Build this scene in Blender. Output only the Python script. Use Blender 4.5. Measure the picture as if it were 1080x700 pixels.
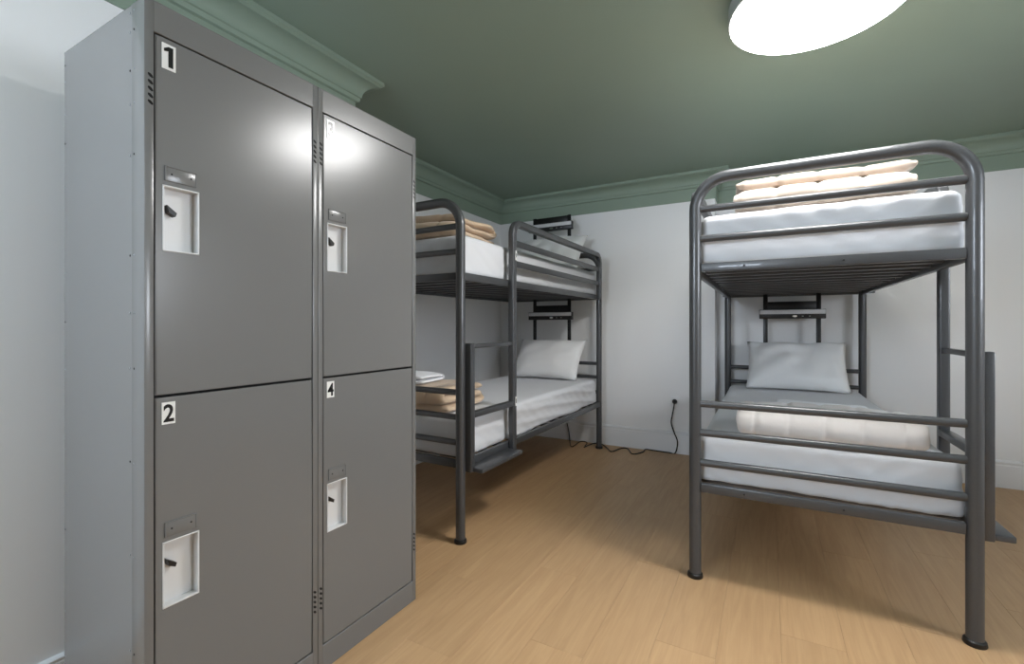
import bpy, bmesh, math, random
from mathutils import Vector, Matrix, noise

# ------------------------------------------------------------------ camera, world, light, exposure
for o in list(bpy.data.objects):
    bpy.data.objects.remove(o, do_unlink=True)
scene = bpy.context.scene
COL = scene.collection
PI = math.pi
F_PX, HORIZON, YAW, CAM_H = 487.5, 343.4, math.radians(29.09), 1.10   # fitted on the 1080x700 frame
cam_d = bpy.data.cameras.new('camera')
cam_d.sensor_width = 36.0
cam_d.sensor_fit = 'HORIZONTAL'
cam_d.lens = F_PX / 1080 * 36.0
cam_d.shift_y = (HORIZON - 350.0) / 1080.0
cam_d.clip_start = 0.02
cam = bpy.data.objects.new('camera', cam_d)
COL.objects.link(cam)
cam.location = (0, 0, CAM_H)
cam.rotation_euler = (PI / 2, 0, YAW)
scene.camera = cam

world = bpy.data.worlds.new('world')
scene.world = world
world.use_nodes = True
bg = world.node_tree.nodes['Background']
bg.inputs['Color'].default_value = (0.62, 0.78, 1.0, 1)
bg.inputs['Strength'].default_value = 3.0

# daylight entering by the window in the rear wall
wl = bpy.data.lights.new('window_daylight', 'AREA')
wl.shape = 'RECTANGLE'
wl.size, wl.size_y = 1.1, 0.66
wl.energy = 24
wl.color = (0.80, 0.89, 1.0)
wlo = bpy.data.objects.new('window_daylight', wl)
COL.objects.link(wlo)
wlo.location = (-1.20, -1.72, 1.84)
wlo.rotation_euler = (PI / 2, 0, 0)

# fill light behind an added, unseen window in the right wall
wr = bpy.data.lights.new('side_fill_light', 'AREA')
wr.shape = 'RECTANGLE'
wr.size, wr.size_y = 1.0, 0.70
wr.energy = 14
wr.color = (0.95, 0.97, 1.0)
wro = bpy.data.objects.new('side_fill_light', wr)
COL.objects.link(wro)
wro.location = (2.42, 1.45, 1.60)
wro.rotation_euler = (PI / 2, 0, PI / 2)

LAMP_RADIANCE = 20.0
vs = scene.view_settings
vs.view_transform = 'Standard'
vs.look = 'None'
vs.gamma = 1.0
vs.use_curve_mapping = False
vs.exposure = 1.38

random.seed(7)


# ------------------------------------------------------------------ helpers
def s2l(c):
    return tuple(((v / 255) / 12.92 if v / 255 <= 0.04045 else ((v / 255 + 0.055) / 1.055) ** 2.4) for v in c)


def mat(name, rgb, rough=0.5, metal=0.0, var=0.0, vscale=8.0, bump=0.0, bscale=200.0, bdist=0.001, coat=0.0,
        spec=0.5, sheen=0.0, detail=3.0, stretch=None):
    m = bpy.data.materials.new(name)
    m.use_nodes = True
    nt = m.node_tree
    b = nt.nodes['Principled BSDF']
    col = s2l(rgb)
    b.inputs['Base Color'].default_value = (*col, 1)
    b.inputs['Roughness'].default_value = rough
    b.inputs['Metallic'].default_value = metal
    b.inputs['Specular IOR Level'].default_value = spec
    b.inputs['Coat Weight'].default_value = coat
    b.inputs['Sheen Weight'].default_value = sheen
    tc = nt.nodes.new('ShaderNodeTexCoord')
    src = tc.outputs['Object']
    if stretch:
        mp = nt.nodes.new('ShaderNodeMapping')
        mp.inputs['Scale'].default_value = stretch
        nt.links.new(src, mp.inputs['Vector'])
        src = mp.outputs['Vector']
    if var > 0:
        n = nt.nodes.new('ShaderNodeTexNoise')
        n.inputs['Scale'].default_value = vscale
        n.inputs['Detail'].default_value = 4
        nt.links.new(src, n.inputs['Vector'])
        r = nt.nodes.new('ShaderNodeValToRGB')
        r.color_ramp.elements[0].position = 0.3
        r.color_ramp.elements[1].position = 0.7
        r.color_ramp.elements[0].color = (*[max(0, v * (1 - var)) for v in col], 1)
        r.color_ramp.elements[1].color = (*[min(1, v * (1 + var)) for v in col], 1)
        nt.links.new(n.outputs['Fac'], r.inputs['Fac'])
        nt.links.new(r.outputs['Color'], b.inputs['Base Color'])
    if bump > 0:
        n2 = nt.nodes.new('ShaderNodeTexNoise')
        n2.inputs['Scale'].default_value = bscale
        n2.inputs['Detail'].default_value = detail
        nt.links.new(src, n2.inputs['Vector'])
        bp = nt.nodes.new('ShaderNodeBump')
        bp.inputs['Strength'].default_value = bump
        bp.inputs['Distance'].default_value = bdist
        nt.links.new(n2.outputs['Fac'], bp.inputs['Height'])
        nt.links.new(bp.outputs['Normal'], b.inputs['Normal'])
    return m


def emat(name, rgb, strength):
    m = bpy.data.materials.new(name)
    m.use_nodes = True
    b = m.node_tree.nodes['Principled BSDF']
    b.inputs['Base Color'].default_value = (0.9, 0.9, 0.9, 1)
    b.inputs['Emission Color'].default_value = (*rgb, 1)
    b.inputs['Emission Strength'].default_value = strength
    return m


def wood_mat():
    m = bpy.data.materials.new('oak_laminate')
    m.use_nodes = True
    nt = m.node_tree
    N, L = nt.nodes, nt.links
    b = N['Principled BSDF']
    tc = N.new('ShaderNodeTexCoord')
    oi = N.new('ShaderNodeObjectInfo')
    add = N.new('ShaderNodeVectorMath'); add.operation = 'MULTIPLY_ADD'
    comb = N.new('ShaderNodeCombineXYZ')
    for k in range(3):
        L.new(oi.outputs['Random'], comb.inputs[k])
    add.inputs[1].default_value = (37, 91, 13)
    L.new(comb.outputs[0], add.inputs[0])
    L.new(tc.outputs['Object'], add.inputs[2])
    mp = N.new('ShaderNodeMapping'); mp.inputs['Scale'].default_value = (16, 1.1, 1)
    L.new(add.outputs[0], mp.inputs['Vector'])
    n1 = N.new('ShaderNodeTexNoise'); n1.inputs['Scale'].default_value = 2.2
    n1.inputs['Detail'].default_value = 6; n1.inputs['Distortion'].default_value = 1.3
    L.new(mp.outputs[0], n1.inputs['Vector'])
    mp2 = N.new('ShaderNodeMapping'); mp2.inputs['Scale'].default_value = (120, 4, 1)
    L.new(add.outputs[0], mp2.inputs['Vector'])
    n2 = N.new('ShaderNodeTexNoise'); n2.inputs['Scale'].default_value = 3; n2.inputs['Detail'].default_value = 3
    L.new(mp2.outputs[0], n2.inputs['Vector'])
    r = N.new('ShaderNodeValToRGB')
    e = r.color_ramp.elements
    e[0].position = 0.28; e[0].color = (*s2l((176, 141, 103)), 1)
    e[1].position = 0.72; e[1].color = (*s2l((190, 155, 115)), 1)
    L.new(n1.outputs['Fac'], r.inputs['Fac'])
    r2 = N.new('ShaderNodeValToRGB')
    r2.color_ramp.elements[0].color = (0.965, 0.96, 0.95, 1); r2.color_ramp.elements[0].position = 0.3
    r2.color_ramp.elements[1].color = (1, 1, 1, 1); r2.color_ramp.elements[1].position = 0.6
    L.new(n2.outputs['Fac'], r2.inputs['Fac'])
    mx = N.new('ShaderNodeMix'); mx.data_type = 'RGBA'; mx.blend_type = 'MULTIPLY'
    mx.inputs['Factor'].default_value = 1
    L.new(r.outputs[0], mx.inputs['A']); L.new(r2.outputs[0], mx.inputs['B'])
    hs = N.new('ShaderNodeHueSaturation')
    mr = N.new('ShaderNodeMapRange')
    mr.inputs['To Min'].default_value = 0.955; mr.inputs['To Max'].default_value = 1.04
    L.new(oi.outputs['Random'], mr.inputs['Value'])
    L.new(mr.outputs[0], hs.inputs['Value'])
    L.new(mx.outputs['Result'], hs.inputs['Color'])
    L.new(hs.outputs[0], b.inputs['Base Color'])
    b.inputs['Roughness'].default_value = 0.42
    b.inputs['Specular IOR Level'].default_value = 0.35
    bp = N.new('ShaderNodeBump'); bp.inputs['Strength'].default_value = 0.12; bp.inputs['Distance'].default_value = 0.001
    L.new(n2.outputs['Fac'], bp.inputs['Height'])
    L.new(bp.outputs['Normal'], b.inputs['Normal'])
    return m


M = dict(
    wall=mat('white_wall_paint', (232, 232, 232), 0.6, bump=0.06, bscale=260),
    green=mat('sage_green_paint', (135, 151, 135), 0.5, var=0.02, vscale=2, bump=0.04, bscale=220),
    base=mat('white_gloss_trim', (230, 231, 233), 0.4),
    wood=wood_mat(),
    sub=mat('floor_joint', (150, 112, 74), 0.8),
    locker=mat('grey_locker_enamel', (114, 114, 113), 0.235, var=0.012, vscale=3, bump=0.03, bscale=60, bdist=0.0006),
    lockdark=mat('locker_gap_shadow', (14, 14, 14), 0.8),
    cup=mat('galvanised_cup', (214, 214, 214), 0.32, metal=0.05),
    latch=mat('black_latch', (14, 14, 15), 0.35),
    rivet=mat('steel_rivet', (120, 122, 126), 0.3, metal=0.8),
    hole=mat('dark_hole', (8, 8, 8), 0.9),
    tag=mat('white_vinyl', (235, 235, 232), 0.22),
    ink=mat('black_vinyl', (12, 12, 12), 0.22),
    steel=mat('grey_hammertone_steel', (72, 73, 75), 0.36, metal=0.25, var=0.06, vscale=220, bump=0.35, bscale=330, bdist=0.0008, coat=0.25),
    cap=mat('black_plastic', (12, 12, 12), 0.45),
    white=mat('white_sheet', (210, 211, 214), 0.75, bump=0.22, bscale=9, bdist=0.01, sheen=0.2, detail=5),
    pillow=mat('white_pillow_cotton', (234, 234, 234), 0.8, bump=0.25, bscale=7, bdist=0.012, sheen=0.2, detail=4),
    beige=mat('beige_quilt', (203, 178, 150), 0.75, var=0.04, vscale=12, bump=0.3, bscale=22, bdist=0.006, sheen=0.3),
    cream=mat('cream_quilt', (172, 157, 143), 0.75, var=0.03, vscale=12, bump=0.3, bscale=22, bdist=0.006, sheen=0.3),
    pale=mat('pale_quilt', (222, 215, 210), 0.75, var=0.02, vscale=12, bump=0.3, bscale=22, bdist=0.006, sheen=0.3),
    towel=mat('white_towel', (236, 237, 240), 0.9, bump=0.5, bscale=420, bdist=0.002, sheen=0.4),
    lampblk=mat('black_lamp_housing', (15, 15, 16), 0.35),
    diff=mat('frosted_strip', (206, 207, 210), 0.35),
    chrome=mat('chrome_button', (210, 210, 210), 0.15, metal=1.0),
    lampring=mat('lamp_housing_grey', (150, 154, 150), 0.45),
    glow=emat('lamp_diffuser_glow', (1.0, 0.995, 0.985), LAMP_RADIANCE),
    cord=mat('black_rubber', (10, 10, 10), 0.5),
    wframe=mat('white_window_frame', (225, 225, 225), 0.4),
)


def new_obj(name, me, parent=None):
    o = bpy.data.objects.new(name, me)
    COL.objects.link(o)
    if parent:
        o.parent = parent
    return o


def bm_obj(name, bm, material, parent=None, smooth=False, angle=None):
    bmesh.ops.recalc_face_normals(bm, faces=bm.faces)
    me = bpy.data.meshes.new(name)
    bm.to_mesh(me)
    bm.free()
    if smooth:
        me.shade_smooth()
        if angle:
            me.set_sharp_from_angle(angle=math.radians(angle))
    me.materials.append(material)
    return new_obj(name, me, parent)


def py_obj(name, verts, faces, material, parent=None, smooth=False, angle=None):
    bm = bmesh.new()
    vv = [bm.verts.new(v) for v in verts]
    for f in faces:
        try:
            bm.faces.new([vv[i] for i in f])
        except ValueError:
            pass
    bmesh.ops.remove_doubles(bm, verts=bm.verts, dist=1e-6)
    return bm_obj(name, bm, material, parent, smooth, angle)


def add_box(bm, lo, hi, bevel=0.0, seg=2):
    lo, hi = Vector(lo), Vector(hi)
    r = bmesh.ops.create_cube(bm, size=1.0)
    vs_ = r['verts']
    c, d = (lo + hi) / 2, hi - lo
    for v in vs_:
        v.co = Vector((v.co.x * d.x, v.co.y * d.y, v.co.z * d.z)) + c
    if bevel > 0:
        es = list({e for v in vs_ for e in v.link_edges})
        bmesh.ops.bevel(bm, geom=es, offset=bevel, segments=seg, affect='EDGES', profile=0.5)


def box(name, lo, hi, material, parent=None, bevel=0.0):
    bm = bmesh.new()
    add_box(bm, lo, hi, bevel)
    return bm_obj(name, bm, material, parent, smooth=bevel > 0, angle=40)


def empty(name, loc=(0, 0, 0), rz=0.0):
    e = bpy.data.objects.new(name, None)
    COL.objects.link(e)
    e.location = loc
    e.rotation_euler = (0, 0, rz)
    e.empty_display_size = 0.1
    return e


def tag(o, label, cat, group=None):
    o['label'] = label
    o['category'] = cat
    if group:
        o['group'] = group
    return o


def struct(o):
    o['kind'] = 'structure'
    return o


def circ(r, n=14):
    return [(r * math.cos(2 * PI * k / n), r * math.sin(2 * PI * k / n)) for k in range(n)]


def rrect(a, b, r=0.005, n=3):
    out = []
    for (sx, sy, a0) in ((1, 1, 0), (-1, 1, 90), (-1, -1, 180), (1, -1, 270)):
        for k in range(n + 1):
            t = math.radians(a0 + 90 * k / n)
            out.append((sx * (a / 2 - r) + r * math.cos(t), sy * (b / 2 - r) + r * math.sin(t)))
    return out


def sweep(name, path, prof, material, parent=None, normal=None, angle=50, closed=False):
    """sweep a 2D profile along a path; with a plane normal the frame stays fixed, else parallel transport"""
    path = [Vector(p) for p in path]
    n = len(path)
    tang = []
    for i in range(n):
        if closed:
            t = (path[(i + 1) % n] - path[i - 1]).normalized()
        else:
            a = path[max(0, i - 1)]
            c = path[min(n - 1, i + 1)]
            t = (c - a).normalized()
        tang.append(t)
    if normal is None:
        up = Vector((0, 0, 1)) if abs(tang[0].z) < 0.9 else Vector((1, 0, 0))
        s = tang[0].cross(up).normalized()
    verts, faces = [], []
    k = len(prof)
    for i in range(n):
        if normal is not None:
            s = Vector(normal).normalized()
            u = s.cross(tang[i]).normalized()
        else:
            s = (s - tang[i] * s.dot(tang[i])).normalized()
            u = s.cross(tang[i]).normalized()
        for (a, b) in prof:
            verts.append(path[i] + s * a + u * b)
    m = n if closed else n - 1
    for i in range(m):
        for j in range(k):
            i2 = (i + 1) % n
            faces.append((i * k + j, i * k + (j + 1) % k, i2 * k + (j + 1) % k, i2 * k + j))
    if not closed:
        faces.append(tuple(range(k)))
        faces.append(tuple((n - 1) * k + j for j in range(k)))
    return py_obj(name, verts, faces, material, parent, True, angle)


def bend(pts, r, seg=8):
    """polyline with the inner corners rounded by radius r"""
    pts = [Vector(p) for p in pts]
    out = [pts[0]]
    for i in range(1, len(pts) - 1):
        a = (pts[i - 1] - pts[i]).normalized()
        b = (pts[i + 1] - pts[i]).normalized()
        th = a.angle(b)
        d = r / math.tan(th / 2)
        c = pts[i] + (a + b).normalized() * (r / math.sin(th / 2))
        p0, p1 = pts[i] + a * d, pts[i] + b * d
        v0, v1 = p0 - c, p1 - c
        ang = v0.angle(v1)
        ax = v0.cross(v1).normalized()
        for k in range(seg + 1):
            out.append(c + Matrix.Rotation(ang * k / seg, 3, ax) @ v0)
    out.append(pts[-1])
    return out


def copy_tree(o, parent=None):
    c = o.copy()
    COL.objects.link(c)
    c.parent = parent
    for ch in list(o.children):
        copy_tree(ch, c)
    return c


def unproject(px, py, z=0.0):
    k, q = (px - 540) / F_PX, (HORIZON - py) / F_PX
    fw = (z - CAM_H) / q
    rx = k * fw
    return Vector((math.cos(YAW) * rx - math.sin(YAW) * fw, math.sin(YAW) * rx + math.cos(YAW) * fw, z))


# ------------------------------------------------------------------ the room
XL, XJ, YJ = -2.46, -1.89, 1.70        # niche wall, projecting wall, its end
YB, YB2, XC = 4.177, 4.375, -0.394     # back wall, recessed back wall, corner between them
XR, YF, ZC = 2.30, -1.60, 2.382        # right wall, rear wall, ceiling

fl = struct(box('floor', (XL - 0.1, YF - 0.1, -0.06), (XR + 0.1, YB2 + 0.1, -0.009), M['sub']))
PW, PL = 0.192, 1.26
pm = None
row = 0
x = XL
while x < XR:
    off = (0.0, 0.52, 0.94, 0.27, 0.73)[row % 5]
    y = YF - off
    while y < YB2:
        x1, y0, y1 = min(x + PW, XR), max(y, YF), min(y + PL, YB if x < XC - PW else YB2)
        if y1 - y0 > 0.05 and not (x1 < XJ - 0.02 and y1 < YJ) and y1 > -0.4:
            full = abs((y1 - y0) - PL) < 1e-6 and abs(x1 - x - PW) < 1e-6
            if full and pm:
                o = new_obj('plank', pm, fl)
            else:
                g = 0.0002
                bm = bmesh.new()
                w2, l2 = (x1 - x) / 2 - g, (y1 - y0) / 2 - g
                add_box(bm, (-w2, -l2, -0.009), (w2, l2, 0))
                top = [e for e in bm.edges if all(v.co.z > -0.001 for v in e.verts)]
                bmesh.ops.bevel(bm, geom=top, offset=0.0005, segments=1, affect='EDGES')
                o = bm_obj('plank', bm, M['wood'], fl)
                if full:
                    pm = o.data
            o.location = ((x + x1) / 2, (y0 + y1) / 2, 0)
        y += PL
    x += PW
    row += 1

struct(box('ceiling', (XL - 0.1, YF - 0.1, ZC), (XR + 0.1, YB2 + 0.1, ZC + 0.1), M['green']))
struct(box('wall_left', (XL - 0.1, YJ, -0.06), (XL, YB, ZC), M['wall']))
struct(box('wall_left_projecting', (XL - 0.1, YF, -0.06), (XJ, YJ, ZC), M['wall']))
struct(box('wall_back', (XL - 0.1, YB, -0.06), (XC, YB2 + 0.1, ZC), M['wall']))
struct(box('wall_back_recessed', (XC, YB2, -0.06), (XR + 0.1, YB2 + 0.1, ZC), M['wall']))
SY0, SY1, SZ0, SZ1 = 0.94, 1.96, 1.24, 1.96  # added opening in the right wall, out of view, lets the fill light in
bm = bmesh.new()
add_box(bm, (XR, YF, -0.06), (XR + 0.1, SY0, ZC))
add_box(bm, (XR, SY1, -0.06), (XR + 0.1, YB2, ZC))
add_box(bm, (XR, SY0, -0.06), (XR + 0.1, SY1, SZ0))
add_box(bm, (XR, SY0, SZ1), (XR + 0.1, SY1, ZC))
struct(bm_obj('wall_right', bm, M['wall']))
bm = bmesh.new()
for (a, b) in (((SY0, SZ0), (SY0 + 0.05, SZ1)), ((SY1 - 0.05, SZ0), (SY1, SZ1)), ((SY0, SZ0), (SY1, SZ0 + 0.05)),
               ((SY0, SZ1 - 0.05), (SY1, SZ1)), (((SY0 + SY1) / 2 - 0.02, SZ0), ((SY0 + SY1) / 2 + 0.02, SZ1))):
    add_box(bm, (XR + 0.03, a[0], a[1]), (XR + 0.08, b[0], b[1]))
struct(bm_obj('added_side_window', bm, M['wframe']))  # frame of the added window, there only for the fill light
WX0, WX1, WZ0, WZ1 = -1.76, -0.64, 1.50, 2.18
bm = bmesh.new()
add_box(bm, (XL - 0.1, YF - 0.1, -0.06), (WX0, YF, ZC))
add_box(bm, (WX1, YF - 0.1, -0.06), (XR + 0.1, YF, ZC))
add_box(bm, (WX0, YF - 0.1, -0.06), (WX1, YF, WZ0))
add_box(bm, (WX0, YF - 0.1, WZ1), (WX1, YF, ZC))
struct(bm_obj('wall_rear', bm, M['wall']))
bm = bmesh.new()
for (a, b) in (((WX0, WZ0), (WX0 + 0.05, WZ1)), ((WX1 - 0.05, WZ0), (WX1, WZ1)), ((WX0, WZ0), (WX1, WZ0 + 0.05)),
               ((WX0, WZ1 - 0.05), (WX1, WZ1)), (((WX0 + WX1) / 2 - 0.02, WZ0), ((WX0 + WX1) / 2 + 0.02, WZ1))):
    add_box(bm, (a[0], YF - 0.075, a[1]), (b[0], YF - 0.025, b[1]))
struct(bm_obj('window_1', bm, M['wframe']))


def offset_poly(pts, d):
    """offset an open 2D polyline to its right-hand side by d with mitred corners"""
    out = []
    n = len(pts)
    for i in range(n):
        P = Vector(pts[i])
        dirs = []
        if i > 0:
            dirs.append((P - Vector(pts[i - 1])).normalized())
        if i < n - 1:
            dirs.append((Vector(pts[i + 1]) - P).normalized())
        ns = [Vector((t.y, -t.x)) for t in dirs]
        if len(ns) == 1:
            out.append(P + ns[0] * d)
        else:
            m = (ns[0] + ns[1]).normalized()
            out.append(P + m * (d / m.dot(ns[0])))
    return out


ROOM = [(XJ, YF), (XJ, YJ), (XL, YJ), (XL, YB), (XC, YB), (XC, YB2), (XR, YB2), (XR, YF)]
SIDES = ['left_projecting', 'left_return', 'left', 'back', 'back_return', 'back_recessed', 'right']


def moulding(names, prof, material, low=()):
    offs = [offset_poly(ROOM, d) for d, z in prof]
    for s, nm in enumerate(names):
        verts, faces = [], []
        k = len(prof)
        for e in (s, s + 1):
            for j, (d, z) in enumerate(prof):
                verts.append((offs[j][e].x, offs[j][e].y, z * (0.55 if nm in low else 1.0)))
        for j in range(k):
            faces.append((j, (j + 1) % k, k + (j + 1) % k, k + j))
        faces += [tuple(range(k)), tuple(range(k, 2 * k))]
        struct(py_obj(nm, verts, faces, material, smooth=True, angle=25))


ZB = 2.158
crown = [(0, ZB), (0.007, ZB), (0.007, 2.262), (0.020, 2.266), (0.024, 2.276), (0.024, 2.284)]
for k in range(9):
    t = k / 8 * PI / 2
    crown.append((0.030 + 0.066 * (1 - math.cos(t)), 2.288 + 0.066 * math.sin(t)))
crown += [(0.100, 2.358), (0.110, 2.363), (0.110, ZC), (0, ZC)]
moulding(['trim_%d' % (i + 1) for i in range(7)], crown, M['green'])
base = [(0, 0), (0.016, 0), (0.016, 0.150), (0.013, 0.156), (0.013, 0.163), (0.017, 0.168), (0.017, 0.176), (0.010, 0.184), (0, 0.186)]
moulding(['baseboard_' + s for s in SIDES], base, M['base'], ('baseboard_left_projecting', 'baseboard_left_return'))

# ------------------------------------------------------------------ ceiling lamp
LX, LY, LR = 0.160, 2.110, 0.307
lamp = tag(empty('ceiling_lamp', (LX, LY, ZC)), 'large round white glowing flush ceiling lamp above the room', 'lamp')


def lathe(name, prof, material, parent=None, n=48, angle=40):
    verts, faces = [], []
    for r, z in prof:
        for k in range(n):
            t = 2 * PI * k / n
            verts.append((r * math.cos(t), r * math.sin(t), z))
    m = len(prof)
    for i in range(m - 1):
        for k in range(n):
            faces.append((i * n + k, i * n + (k + 1) % n, (i + 1) * n + (k + 1) % n, (i + 1) * n + k))
    if prof[0][0] > 1e-6:
        faces.append(tuple(range(n)))
    if prof[-1][0] > 1e-6:
        faces.append(tuple((m - 1) * n + k for k in range(n)))
    return py_obj(name, verts, faces, material, parent, True, angle)


lathe('lamp_body', [(LR - 0.004, 0), (LR, -0.004), (LR, -0.066), (LR - 0.004, -0.068)], M['lampring'], lamp)
lathe('diffuser', [(LR - 0.005, -0.0685), (LR - 0.006, -0.071), (LR - 0.02, -0.0735), (LR - 0.06, -0.075)], M['glow'], lamp)


# ------------------------------------------------------------------ lockers
LKX, LKY, LKU, LKD, LKH = -1.243, 0.514, 0.4626, 0.457, 1.853
DZ = [(0.938, 1.777), (0.084, 0.931)]      # upper and lower door, bottom and top


def text_mesh(ch, height, sx=0.82):
    if ch == '1':
        o = py_obj('glyph', [(dx, y * height, z * height) for dx in (0.0, 0.0006) for (y, z) in
                             ((0.18, -0.5), (0.18, 0.5), (-0.02, 0.5), (-0.22, 0.36), (-0.22, 0.22), (-0.03, 0.27), (-0.03, -0.5))],
                   [(0, 1, 2, 5, 6), (2, 3, 4, 5), (7, 8, 9, 12, 13), (9, 10, 11, 12)] + [(i, (i + 1) % 7, (i + 1) % 7 + 7, i + 7) for i in range(7)], M['ink'])
        me = o.data
        bpy.data.objects.remove(o, do_unlink=True)
        me.materials.clear()
        return me
    cu = bpy.data.curves.new('glyph', 'FONT')
    cu.body = ch
    cu.size = 1.0
    cu.offset = 0.022
    cu.extrude = 0.004
    ob = bpy.data.objects.new('glyph', cu)
    COL.objects.link(ob)
    dg = bpy.context.evaluated_depsgraph_get()
    me = bpy.data.meshes.new_from_object(ob.evaluated_get(dg))
    bpy.data.objects.remove(ob, do_unlink=True)
    xs = [v.co.x for v in me.vertices]
    ys = [v.co.y for v in me.vertices]
    s = height / (max(ys) - min(ys))
    cx, cy = (max(xs) + min(xs)) / 2, (max(ys) + min(ys)) / 2
    for v in me.vertices:       # glyph plane -> local y/z, facing +x
        v.co = Vector((v.co.z * 0.12, (v.co.x - cx) * s * sx, (v.co.y - cy) * s))
    return me


def door(parent, y0, y1, z0, z1, digit, faded):
    """door with a real opening for the recessed handle cup"""
    xf, xb = -0.0015, -0.020
    cy0, cy1 = y0 + 0.014, y0 + 0.094
    cz0, cz1 = z0 + 0.338, z0 + 0.494
    if z0 < 0.5:
        cz0, cz1 = z0 + 0.350, z0 + 0.506
    e = empty('door', (0, 0, 0))
    e.parent = parent
    bm = bmesh.new()
    ys, zs = [y0, cy0, cy1, y1], [z0, cz0, cz1, z1]
    g = [[bm.verts.new((xf, yy, zz)) for zz in zs] for yy in ys]
    for i in range(3):
        for j in range(3):
            if (i, j) != (1, 1):
                bm.faces.new((g[i][j], g[i + 1][j], g[i + 1][j + 1], g[i][j + 1]))
    bnd = [ed for ed in bm.edges if ed.is_boundary and not (
        all(cy0 - 1e-5 <= v.co.y <= cy1 + 1e-5 and cz0 - 1e-5 <= v.co.z <= cz1 + 1e-5 for v in ed.verts))]
    r = bmesh.ops.extrude_edge_only(bm, edges=bnd)
    for v in [q for q in r['geom'] if isinstance(q, bmesh.types.BMVert)]:
        v.co.x = xb
    ed = [q for q in bm.edges if all(abs(v.co.x - xf) < 1e-6 for v in q.verts) and q.calc_face_angle(0) > 1]
    bmesh.ops.bevel(bm, geom=ed, offset=0.0022, segments=3, affect='EDGES')
    bm_obj('door_panel', bm, M['locker'], e, True, 35)
    # recessed cup
    bm = bmesh.new()
    xd = -0.024
    t = 0.0035
    for (a, b, c, d) in ((cy0, cy0 + t, cz0, cz1), (cy1 - t, cy1, cz0, cz1), (cy0, cy1, cz0, cz0 + t), (cy0, cy1, cz1 - t, cz1)):
        add_box(bm, (xd, a, c), (0.0006, b, d), 0.0008, 1)
    add_box(bm, (xd - 0.002, cy0, cz0), (xd, cy1, cz1))
    bm_obj('handle_cup', bm, M['cup'], e, True, 30)
    # black latch hook in the cup
    zc = cz0 + 0.098
    py_obj('latch', [(xd, cy0 + 0.012, zc + 0.013), (xd, cy0 + 0.016, zc - 0.004), (xd, cy0 + 0.030, zc - 0.012), (xd, cy0 + 0.033, zc - 0.003),
                     (-0.006, cy0 + 0.012, zc + 0.013), (-0.006, cy0 + 0.016, zc - 0.004), (-0.006, cy0 + 0.030, zc - 0.012), (-0.006, cy0 + 0.033, zc - 0.003)],
           [(0, 1, 2, 3), (4, 5, 6, 7), (0, 1, 5, 4), (1, 2, 6, 5), (2, 3, 7, 6), (3, 0, 4, 7)], M['latch'], e)
    # name plate holder over the cup
    bm = bmesh.new()
    pz0, pz1, py0, py1 = cz1 + 0.010, cz1 + 0.046, cy0 + 0.004, cy1 - 0.006
    add_box(bm, (xf, py0, pz0), (0.0006, py1, pz1), 0.0012, 2)
    add_box(bm, (xf, py0, pz0), (0.0022, py0 + 0.003, pz1), 0.0008, 1)
    add_box(bm, (xf, py1 - 0.003, pz0), (0.0022, py1, pz1), 0.0008, 1)
    add_box(bm, (xf, py0, pz1 - 0.003), (0.0022, py1, pz1), 0.0008, 1)
    bm_obj('name_plate', bm, M['locker'], e, True, 30)
    for yy in (py0 + 0.015, py1 - 0.013):
        bm = bmesh.new()
        bmesh.ops.create_uvsphere(bm, u_segments=8, v_segments=5, radius=0.0022,
                                  matrix=Matrix.Translation((0.0004, yy, (pz0 + pz1) / 2)))
        bm_obj('plate_screw', bm, M['hole'], e, True)
    # number sticker and digit
    ty, tz, tw, th = y0 + 0.0125, z1 - 0.0115, 0.029, 0.060
    if z0 < 0.5:
        tw, th = 0.028, 0.052
    st = box('number_sticker', (xf, ty, tz - th), (0.0001, ty + tw, tz), M['tag'] if not faded else M['locker'], e)
    me = text_mesh(digit, th * 0.80)
    me.materials.append(M['ink'] if not faded else M['tag'])
    d = new_obj('number_digit', me, e)
    d.location = (0.0003, ty + tw * 0.5, tz - th * 0.5)
    return e


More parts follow.
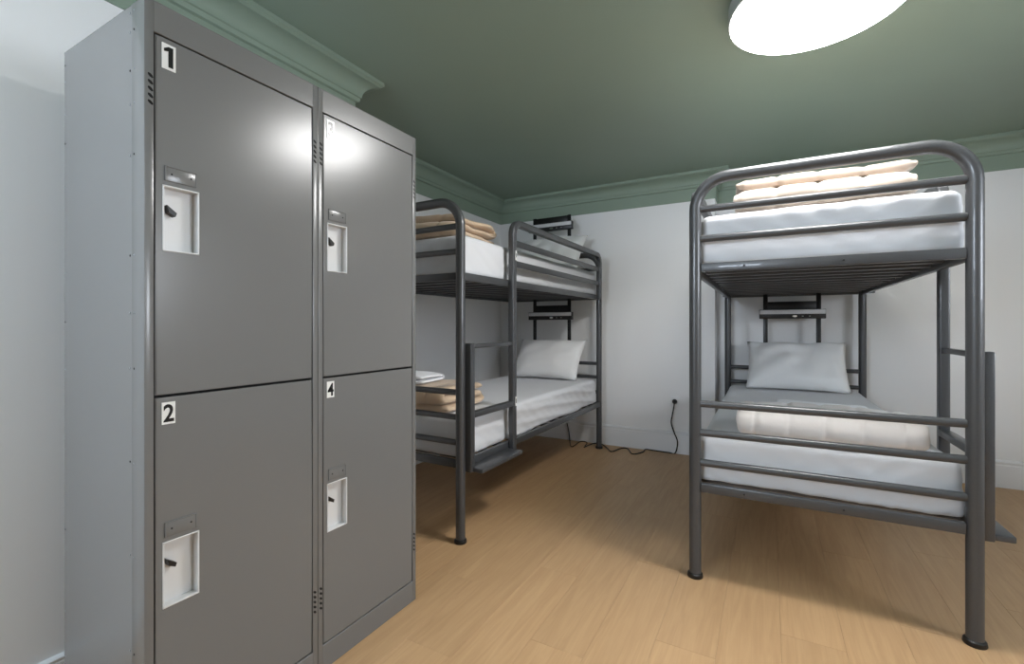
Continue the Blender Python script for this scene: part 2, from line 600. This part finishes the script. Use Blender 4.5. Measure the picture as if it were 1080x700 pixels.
def locker(y, digits, left_open, label):
    root = empty('locker', (LKX, y, 0))
    tag(root, label, 'locker', 'grey steel lockers')
    w, d, h = LKU - 0.0015, LKD, LKH
    st = 0.0175
    bm = bmesh.new()
    add_box(bm, (-d, 0, 0), (0, 0.0015, h), 0.0005, 1)                 # sides
    add_box(bm, (-d, w - 0.0015, 0), (0, w, h), 0.0005, 1)
    add_box(bm, (-d, 0, h - 0.0015), (0, w, h), 0.0005, 1)             # top, back, floor
    add_box(bm, (-d, 0.002, 0.004), (-d + 0.0015, w - 0.002, h - 0.002))
    add_box(bm, (-d, 0.002, 0.06), (-0.03, w - 0.002, 0.062))
    add_box(bm, (-d, 0.002, 0.9335), (-0.03, w - 0.002, 0.9355))
    bm_obj('carcass', bm, M['locker'], root, True, 30)
    bm = bmesh.new()
    add_box(bm, (-0.03, 0, 0), (0, st, h), 0.0015, 2)                  # front frame
    add_box(bm, (-0.03, w - st, 0), (0, w, h), 0.0015, 2)
    add_box(bm, (-0.03, st - 0.001, DZ[0][1] + 0.004), (-0.0002, w - st + 0.001, h - 0.0005), 0.0012, 1)
    add_box(bm, (-0.03, st - 0.001, 0.0), (-0.0002, w - st + 0.001, DZ[1][0] - 0.004), 0.0012, 1)
    bm_obj('front_frame', bm, M['locker'], root, True, 30)
    bm = bmesh.new()
    add_box(bm, (-0.034, st + 0.0002, DZ[1][0] - 0.0038), (-0.026, w - st - 0.0002, DZ[0][1] + 0.0038))
    bm_obj('door_gap_shadow', bm, M['lockdark'], root)  # near-black sheet behind the doors paints the shade in their gaps
    for (z0, z1), dg in zip(DZ, digits):
        door(root, st + 0.0035, w - st - 0.0025, z0, z1, dg, False)
    for zc in (1.645, 0.235):
        for yc in (0.0105, w - 0.0105):
            bm = bmesh.new()
            for k in range(5):
                zz = zc + (k - 2) * 0.0155
                verts = []
                for q in range(10):
                    t = 2 * PI * q / 10
                    verts.append(bm.verts.new((0.0004, yc + 0.0055 * math.cos(t), zz + 0.0042 * math.sin(t) - 0.003 * math.cos(t))))
                f = bm.faces.new(verts)
                r = bmesh.ops.extrude_face_region(bm, geom=[f])
                for v in [q for q in r['geom'] if isinstance(q, bmesh.types.BMVert)]:
                    v.co.x -= 0.002
            bm_obj('vent_slots', bm, M['hole'], root)['kind'] = 'stuff'
    if left_open:
        box('corner_flange', (-0.060, -0.0014, 0.0), (-0.0004, 0.0002, h - 0.001), M['locker'], root, 0.0005)
        bm, bm2 = bmesh.new(), bmesh.new()
        n = 0
        for xx, zz0 in ((-0.049, 0.0), (-0.072, 0.0), (-0.449, 0.02)):
            for zz in (0.09, 0.21, 0.335, 0.56, 0.78, 1.00, 1.13, 1.265, 1.50, 1.62, 1.70, 1.79, 1.835):
                n += 1
                q = bm if (n % 3) else bm2
                bmesh.ops.create_uvsphere(q, u_segments=8, v_segments=6, radius=0.0028,
                                          matrix=Matrix.Translation((xx, -0.0012 if xx > -0.06 else 0.0, zz - zz0)) @ Matrix.Diagonal((1, 0.45, 1, 1)))
        bm_obj('rivets', bm, M['rivet'], root, True)['kind'] = 'stuff'
        bm_obj('rivet_holes', bm2, M['hole'], root, True)['kind'] = 'stuff'
    return root


locker(LKY, ('1', '2'), True, 'grey steel two-door locker column numbered 1 and 2, nearest the camera')
locker(LKY + LKU, ('3', '4'), False, 'grey steel two-door locker column numbered 4 at the bottom, beside the beige bedding bunk')

# ------------------------------------------------------------------ bunk beds
BW, BL = 0.9055, 2.085
HW = BW / 2
ZT = 1.740           # centre line of the top tubes
S = M['steel']


def make_bed():
    root = empty('bunk_bed')
    R = 0.0245
    rail_z = {'foot': (1.608, 1.479, 0.760, 0.634, 0.504), 'head': (1.608, 1.479, 0.760, 0.640, 0.504)}
    for nm, y in (('foot', 0.0), ('head', BL)):
        p = bend([(-HW, y, 0.012), (-HW, y, ZT), (HW, y, ZT), (HW, y, 0.012)], 0.135, 10)
        fr = sweep(nm + '_end_frame', p, circ(R, 18), S, root, normal=(0, 1, 0))
        for z in rail_z[nm]:
            sweep('end_rail', [(-HW + R * 0.9, y, z), (-HW + 0.05, y, z), (HW - 0.05, y, z), (HW - R * 0.9, y, z)], circ(0.0155, 14), S, fr)
        for sx in (-1, 1):
            o = lathe('foot_cap', [(0.026, 0.020), (0.031, 0.016), (0.033, 0.004), (0.031, 0.0)], M['cap'], fr, 20)
            o.location = (sx * HW, y, 0)
    for z0, z1 in ((1.333, 1.371), (0.377, 0.416)):
        base_ = box('bed_base', (-HW + R, -0.014, z0), (HW - R, 0.014, z1), S, root, 0.003)       # foot cross rail
        bm = bmesh.new()
        add_box(bm, (-HW + R, BL - 0.014, z0), (HW - R, BL + 0.014, z1), 0.003)
        bm_obj('cross_rail', bm, S, base_, True, 40)
        for sx in (-1, 1):
            box('side_rail', (sx * (HW + 0.004) - 0.013, R * 0.8, z0), (sx * (HW + 0.004) + 0.013, BL - R * 0.8, z1), S, base_, 0.003)
        sm = None
        for k in range(13):
            yy = 0.10 + k * (BL - 0.20) / 12
            if sm is None:
                o = box('slat', (-HW + 0.016, -0.019, z1 - 0.022), (HW - 0.016, 0.019, z1 - 0.004), S, base_, 0.002)
                sm = o.data
            else:
                o = new_obj('slat', sm, base_)
            o.location = (0, yy, 0)
        for xx in (-0.26, 0.08):
            lathe('rail_bolt', [(0.0001, 0.0), (0.0035, 0.0), (0.0045, 0.002), (0.0045, 0.004)], M['cap'], base_, 10).matrix_local = \
                Matrix.Translation((xx, -0.0165, z1 - 0.02)) @ Matrix.Rotation(-PI / 2, 4, 'X')
    # guard loops, bolted outside the side rails
    for sx, y0 in ((1, 0.465), (-1, 0.100)):
        xg = sx * (HW + (0.037 if sx > 0 else 0.012))
        zb = 0.340 if sx > 0 else 1.335
        y1 = BL - 0.10
        p = bend([(xg, y0, zb), (xg, y0, 1.712), (xg, y1, 1.712), (xg, y1, 1.335)], 0.075, 8)
        g = sweep('guard_rail', p, rrect(0.038, 0.040, 0.007), S, root, normal=(1, 0, 0))
        for z in (1.590, 1.468):
            box('guard_bar', (xg - 0.009, y0 + 0.015, z - 0.019), (xg + 0.009, y1 - 0.015, z + 0.019), S, g, 0.004)
        for yy in ((y0, y1) if sx > 0 else (y0, BL / 2, y1)):
            box('bracket', (min(sx * HW, xg), yy - 0.02, 1.338), (max(sx * HW, xg), yy + 0.02, 1.366), S, g, 0.002)
    # ladder between the guard upright and the foot post
    xg = HW + 0.037
    st = box('ladder', (xg - 0.019, 0.012, 0.357), (xg + 0.019, 0.050, 1.010), S, root, 0.004)
    box('rung', (xg - 0.012, 0.048, 0.984), (xg + 0.012, 0.449, 1.006), S, st, 0.004)
    box('rung', (xg - 0.022, 0.048, 0.628), (xg + 0.018, 0.449, 0.658), S, st, 0.005)
    box('step', (xg - 0.030, 0.030, 0.357), (xg + 0.078, 0.450, 0.380), S, st, 0.005)
    box('bracket', (HW - 0.01, 0.02, 0.385), (xg - 0.018, 0.045, 0.410), S, st, 0.002)
    # reading lights on upright bars at the head end
    for zl, ztop, zbot in ((1.155, 1.36, 0.64), (1.985, 2.125, 1.60)):
        yb = BL - 0.032
        lt = empty('reading_light')
        lt.parent = root
        for xx in (-0.178, 0.178):
            box('upright_bar', (xx - 0.016, yb - 0.006, zbot), (xx + 0.016, yb + 0.006, ztop), M['lampblk'], lt, 0.002)
        box('back_plate', (-0.165, yb - 0.005, zl + 0.065), (0.165, yb + 0.004, zl + 0.135), M['lampblk'], lt, 0.002)
        box('housing', (-0.222, yb - 0.050, zl), (0.222, yb - 0.006, zl + 0.072), M['lampblk'], lt, 0.004)
        box('diffuser', (-0.218, yb - 0.053, zl + 0.036), (0.218, yb - 0.046, zl + 0.069), M['diff'], lt, 0.002)
        o = lathe('switch', [(0.0001, 0), (0.014, 0), (0.016, 0.004), (0.016, 0.006)], M['chrome'], lt, 16)
        o.matrix_local = Matrix.Translation((0.02, yb - 0.0535, zl + 0.019)) @ Matrix.Rotation(-PI / 2, 4, 'X') @ Matrix.Diagonal((1.2, 0.6, 1, 1))
        for xx in (0.072, 0.118):
            box('socket', (xx - 0.006, yb - 0.0515, zl + 0.016), (xx + 0.006, yb - 0.049, zl + 0.022), M['lampring'], lt)
    return root


def place(o, px, py, ang):
    """put the bed so that the centre of its foot end stands at px, py"""
    o.location = (px, py, 0)
    o.rotation_euler = (0, 0, math.radians(ang))


bedR = make_bed()
tag(bedR, 'grey tubular steel bunk bed seen from its foot end, with cream bedding', 'bunk bed', 'steel bunk beds')
AR, AL = 0.466, -0.956
place(bedR, -0.2839 + HW * math.cos(math.radians(AR)), 2.1669 + HW * math.sin(math.radians(AR)), AR)
bedL = copy_tree(bedR)
tag(bedL, 'grey tubular steel bunk bed beside the lockers, ladder facing the room', 'bunk bed', 'steel bunk beds')
place(bedL, -1.3703 - HW * math.cos(math.radians(AL)), 1.9246 - HW * math.sin(math.radians(AL)), AL)
for zz in (1.515, 0.655):
    box('white_sticker', (HW + 0.056, 0.466, zz - 0.028), (HW + 0.0567, 0.482, zz + 0.028), M['tag'], bedL)
    box('sticker_print', (HW + 0.0565, 0.471, zz - 0.012), (HW + 0.0571, 0.478, zz + 0.014), M['ink'], bedL)


def in_bed(bed, o, loc, rz=0.0):
    a = bed.rotation_euler.z
    c, s = math.cos(a), math.sin(a)
    o.location = (bed.location.x + c * loc[0] - s * loc[1], bed.location.y + s * loc[0] + c * loc[1], loc[2])
    o.rotation_euler = (0, 0, a + rz)


# ------------------------------------------------------------------ bedding
def lattice(h, seglen, r):
    def ax(hh):
        n = max(2, int(2 * (hh - r) / seglen))
        inner = [-(hh - r) + 2 * (hh - r) * k / n for k in range(n + 1)]
        e = [r * (1 - math.tan(PI / 4 * (1 - k / 3))) for k in range(3)]
        return [-hh + v for v in e] + inner + [hh - v for v in reversed(e)]
    return [ax(h[0]), ax(h[1]), ax(h[2])]


def rounded(name, dims, r, seglen, material, disp=None, loc_z0=True):
    """rounded box made of a surface lattice; disp(p, n) returns an offset along the normal"""
    h = [d / 2 for d in dims]
    A = lattice(h, seglen, r)
    verts, faces, idx = [], [], {}

    def vid(i, j, k):
        key = (i, j, k)
        if key not in idx:
            p = Vector((A[0][i], A[1][j], A[2][k]))
            rb = r if p.z > 0 else min(r, r * 0.4)         # the bottom edge is crisper than the top one
            q = Vector([max(-(h[a] - rb), min(h[a] - rb, p[a])) for a in range(3)])
            d = p - q
            n = d.normalized() if d.length > 1e-9 else Vector((0, 0, 1))
            v = q + n * rb
            if disp:
                v = v + n * disp(v, n)
            v.z += h[2]
            idx[key] = len(verts)
            verts.append(v)
        return idx[key]
    n = [len(a) - 1 for a in A]
    for (a, b, c) in ((0, 1, 2), (1, 2, 0), (2, 0, 1)):
        for side in (0, n[c]):
            for i in range(n[a]):
                for j in range(n[b]):
                    q = []
                    for (u, v) in ((i, j), (i + 1, j), (i + 1, j + 1), (i, j + 1)):
                        key = [0, 0, 0]
                        key[a], key[b], key[c] = u, v, side
                        q.append(vid(*key))
                    faces.append(q)
    return py_obj(name, verts, faces, material, None, True)


def mattress(seed, folds):
    def disp(p, n):
        d = 0.004 * noise.noise(Vector((p.x * 3 + seed, p.y * 3, p.z * 3)))
        if n.z < 0.5:           # taut pleats on the sides
            along = p.y if abs(n.x) > 0.5 else p.x
            d += 0.004 * noise.noise(Vector((along * 14 + p.z * 20 + seed, p.z * 5, seed)))
            if folds and n.x > 0.3 and p.y < 0.9:
                s = p.z * 1.0 + 0.085 * p.y
                d += 0.011 * max(0, math.sin(s * 80 + 2 * noise.noise(Vector((p.y * 2, p.z * 6, seed))))) * min(1, max(0, (p.y + 1.1) * 0.9))
            if not folds and n.y < -0.5 and p.x > -0.1:
                d += 0.004 * max(0, math.sin(70 * (p.x * 0.8 - p.z) + 3 * noise.noise(Vector((p.x * 4, p.z * 4, seed))))) * min(1, (p.x + 0.1) * 3)
        else:
            d += 0.003 * noise.noise(Vector((p.x * 7 + seed, p.y * 2.2, 0)))
        return d
    return disp


MW, ML = 0.876, 2.02
mats = []
for bed, z, nm, th in ((bedR, 1.372, 'white-sheeted mattress on the upper bunk, under the cream quilt', 0.218),
                       (bedR, 0.414, 'white-sheeted mattress on the lower bunk, under the pale rolled quilt', 0.200),
                       (bedL, 1.372, 'white-sheeted mattress on the upper bunk beside the lockers', 0.205),
                       (bedL, 0.414, 'white creased-sheeted mattress on the lower bunk beside the lockers', 0.205)):
    o = rounded('mattress', (MW, ML, th), 0.036, 0.014, M['white'], mattress(len(mats) * 7.3, bed is bedL and z < 1))
    in_bed(bed, o, (0, BL / 2 + 0.004, z))
    tag(o, nm, 'mattress', 'bunk mattresses')
    mats.append(o)


def pillow(label, bed, loc, tilt, w=0.66, h=0.42, t=0.085, seed=0.0, rz=0.0):
    n, m = 28, 20
    verts, faces = [], []

    def P(i, j, s):
        u, v = 2 * i / n - 1, 2 * j / m - 1
        bul = max(0.0, (1 - abs(u) ** 3.2)) ** 0.62 * max(0.0, (1 - abs(v) ** 3.0)) ** 0.62
        x_ = u * w / 2 * (1 - 0.05 * (1 - v * v) ** 1.0 * abs(u) ** 2)
        y_ = v * h / 2 * (1 - 0.07 * (1 - u * u) ** 1.0 * abs(v) ** 2)
        z_ = s * t * bul
        nz = noise.noise(Vector((u * 2.2 + seed, v * 2.2, s * 3)))
        z_ += s * bul * 0.028 * nz
        edge = abs(u) ** 2 * abs(v) ** 2
        z_ += s * bul * 0.010 * math.sin((u * 9 * s + v * 7) + 3 * nz) * min(1, 0.25 + 2.0 * edge)
        return Vector((x_, z_, y_ + h / 2))       # stands upright, thickness along local y
    for s in (1, -1):
        o_ = len(verts)
        for j in range(m + 1):
            for i in range(n + 1):
                verts.append(P(i, j, s))
        for j in range(m):
            for i in range(n):
                faces.append((o_ + j * (n + 1) + i, o_ + j * (n + 1) + i + 1, o_ + (j + 1) * (n + 1) + i + 1, o_ + (j + 1) * (n + 1) + i))
    Rm = Matrix.Rotation(math.radians(-tilt), 3, 'X')     # lean back toward the head end
    verts = [Rm @ v for v in verts]
    lo = min(v.z for v in verts)
    verts = [Vector((v.x, v.y, v.z - lo)) for v in verts]
    o = py_obj('pillow', verts, faces, M['pillow'], None, True)
    in_bed(bed, o, loc, rz)
    tag(o, label, 'pillow', 'white pillows')
    return o


pillow('white pillow leaning under the reading light on the lower bunk facing the camera', bedR, (0.02, 1.80, 0.625), 38, h=0.44, seed=1.0)
pillow('white pillow leaning at the head of the lower bunk beside the lockers', bedL, (0.02, 1.80, 0.630), 36, seed=5.0)
pillow('white pillow at the head of the upper bunk beside the lockers', bedL, (0.03, 1.80, 1.586), 38, seed=9.0)
pillow('white pillow on the upper bunk behind the cream quilt', bedR, (0.02, 1.76, 1.600), 62, seed=13.0)


def folded(name, width, depth, layers, t, material, seed=0.0, seam=0.15, puff=0.25, nb=120, sag=0.0, axis='x', flip=False, ragged=0.012):
    """a quilt folded zigzag: `layers` layers of thickness t, folds run along local x"""
    path = []
    D = depth / 2 - t / 2
    na = 16
    for L_ in range(layers):
        s = 1 if (L_ % 2 == 0) != flip else -1
        for k in range(na + 1):
            path.append((s * (-D + 2 * D * k / na), t * (L_ + 0.5)))
        if L_ < layers - 1:
            for k in range(1, 8):
                a = -PI / 2 + PI * k / 8
                path.append((s * (D + t / 2 * math.cos(a)), t * (L_ + 1) + t / 2 * math.sin(a)))
    n = len(path)
    verts, faces = [], []
    for b in range(nb + 1):
        u = 2 * b / nb - 1
        u = math.sin(u * PI / 2) * 0.35 + u * 0.65
        edge = max(0.02, 1 - abs(u) ** 14) ** 0.5
        X = u * width / 2
        ph = (X / seam) % 1.0
        seamk = 1 - puff * math.exp(-(min(ph, 1 - ph) * seam / 0.012) ** 2)
        for side in (1, -1):
            for i in range(n):
                p0, p1 = path[max(0, i - 1)], path[min(n - 1, i + 1)]
                tx, tz = p1[0] - p0[0], p1[1] - p0[1]
                ln = math.hypot(tx, tz)
                nx, nz = -tz / ln, tx / ln
                e0 = min(i, n - 1 - i)
                tip = min(1.0, 0.6 + (e0 / 3.0)) ** 0.5
                hh = t / 2 * 0.97 * edge * seamk * tip
                yy, zz = path[i][0] + nx * hh * side, path[i][1] + nz * hh * side
                lay = path[i][1] / t
                wob = noise.noise(Vector((X * 4.5 + seed, yy * 5, lay * 1.7)))
                wob2 = noise.noise(Vector((X * 11 + seed, yy * 12, lay * 3 + 9)))
                rise = zz / (layers * t)
                xx = X + ragged * noise.noise(Vector((lay * 1.3 + seed, yy * 6, seed))) * abs(u) ** 3
                zz2 = zz + (0.012 * wob + 0.004 * wob2) * rise - sag * rise * u * u
                yy2 = yy + (0.010 * wob + 0.004 * wob2)
                verts.append(Vector((xx, yy2, max(0.0005, zz2))))
    st = 2 * n
    for b in range(nb):
        for side in (0, 1):
            o_ = b * st + side * n
            for i in range(n - 1):
                faces.append((o_ + i, o_ + i + 1, o_ + st + i + 1, o_ + st + i))
        for i in (0, n - 1):
            faces.append((b * st + i, b * st + n + i, (b + 1) * st + n + i, (b + 1) * st + i))
    for b in (0, nb):
        for i in range(n - 1):
            faces.append((b * st + i, b * st + i + 1, b * st + n + i + 1, b * st + n + i))
    if axis == 'y':      # folds run along local y, open ends look to local x
        verts = [Vector((v.y, -v.x, v.z)) for v in verts]
    return py_obj(name, verts, faces, material, None, True)


q = folded('quilt', 0.63, 0.34, 3, 0.052, M['cream'], 3.0, 0.15, 0.30, flip=True)
in_bed(bedR, q, (0.010, 0.270, 1.594))
tag(q, 'cream quilted blanket folded on the upper bunk facing the camera', 'blanket', 'folded quilts')
q = folded('quilt', 0.645, 0.27, 2, 0.066, M['pale'], 11.0, 0.125, 0.22, flip=True)
in_bed(bedR, q, (0.030, 0.205, 0.618), math.radians(0.6))
tag(q, 'pale quilted blanket rolled on the lower bunk facing the camera', 'blanket', 'folded quilts')
q = folded('quilt', 0.74, 0.44, 3, 0.047, M['beige'], 21.0, 0.25, 0.2, flip=True, ragged=0.06, sag=0.015)
in_bed(bedL, q, (-0.012, 0.275, 1.582), math.radians(4))
tag(q, 'beige quilt folded in layers on the upper bunk beside the lockers', 'blanket', 'folded quilts')
q = folded('quilt', 0.62, 0.42, 3, 0.046, M['beige'], 31.0, 0.20, 0.2, ragged=0.04)
in_bed(bedL, q, (-0.02, 0.255, 0.622), math.radians(3))
tag(q, 'beige quilt folded on the lower bunk beside the lockers', 'blanket', 'folded quilts')
q = folded('towel', 0.42, 0.24, 2, 0.024, M['towel'], 41.0, 5.0, 0.0)
in_bed(bedL, q, (-0.12, 0.20, 0.765), math.radians(5))
tag(q, 'white folded towel on top of the beige quilt by the lockers', 'towel', 'folded white towels')
q = folded('towel', 0.42, 0.34, 2, 0.026, M['towel'], 51.0, 5.0, 0.0)
in_bed(bedR, q, (0.06, 0.74, 0.624), math.radians(-8))
tag(q, 'white folded towel lying in front of the pillow on the lower bunk', 'towel', 'folded white towels')

# ------------------------------------------------------------------ socket and cable
OX, OZ = -0.711, 0.4475
so = tag(empty('wall_socket', (OX, YB, OZ)), 'white wall socket on the back wall between the bunks', 'socket')
box('face_plate', (-0.036, -0.006, -0.045), (0.036, 0.0, 0.045), M['base'], so, 0.002)
cd = tag(empty('power_cable', (OX, YB, 0)), 'black power cable running from the wall socket along the floor', 'cable')
o = lathe('plug', [(0.0001, 0.0), (0.019, 0.0), (0.021, 0.008), (0.018, 0.028), (0.008, 0.040), (0.006, 0.046)], M['cord'], cd, 18)
o.matrix_local = Matrix.Translation((0, -0.007, OZ)) @ Matrix.Rotation(PI / 2, 4, 'X')


def smooth_path(pts, n=6):
    out = []
    P = [pts[0]] + pts + [pts[-1]]
    for i in range(1, len(P) - 2):
        for k in range(n):
            t = k / n
            a, b, c, d = P[i - 1], P[i], P[i + 1], P[i + 2]
            out.append(0.5 * ((2 * b) + (c - a) * t + (2 * a - 5 * b + 4 * c - d) * t * t + (3 * b - a - 3 * c + d) * t ** 3))
    out.append(pts[-1])
    return out


def on_wall(px, py, dy=0.02):
    k = (px - 540) / F_PX
    yw = YB - dy
    X = yw * (k * math.cos(YAW) - math.sin(YAW)) / (math.cos(YAW) + k * math.sin(YAW))
    fw = -math.sin(YAW) * X + math.cos(YAW) * yw
    return Vector((X, yw, CAM_H + (HORIZON - py) * fw / F_PX))


def on_floor(px, py, z=0.006):
    p = unproject(px, py, z)
    p.y = min(p.y, YB - 0.025)
    return p


pts = [Vector((OX, YB - 0.05, OZ)), Vector((OX + 0.002, YB - 0.062, OZ - 0.03))]
pts += [on_wall(709, 438, 0.045), on_wall(708, 446, 0.04), on_wall(711, 456, 0.035), on_wall(714.5, 466, 0.035)]
pts += [on_floor(714, 475), on_floor(705, 477), on_floor(690, 473.5), on_floor(682, 472.5), on_floor(678, 476.5), on_floor(667, 478.5),
        on_floor(662, 473), on_floor(655, 472.5), on_floor(645, 476), on_floor(640, 472), on_floor(634, 468), on_floor(626, 467.5),
        on_floor(616, 471.5)]
for p in pts:
    p.x -= OX
    p.y -= YB
sweep('cord', smooth_path(pts), circ(0.0052, 8), M['cord'], cd)
c2 = [on_wall(598, 446, 0.03), on_wall(600, 455, 0.03), on_wall(601, 464, 0.04), on_floor(603, 471), on_floor(612, 465.5), on_floor(619, 466.5), on_floor(617, 470)]
ob = sweep('lamp_cable', smooth_path(c2), circ(0.0045, 8), M['cord'])
tag(ob, 'thin black cable hanging under the bunk beside the lockers', 'cable')
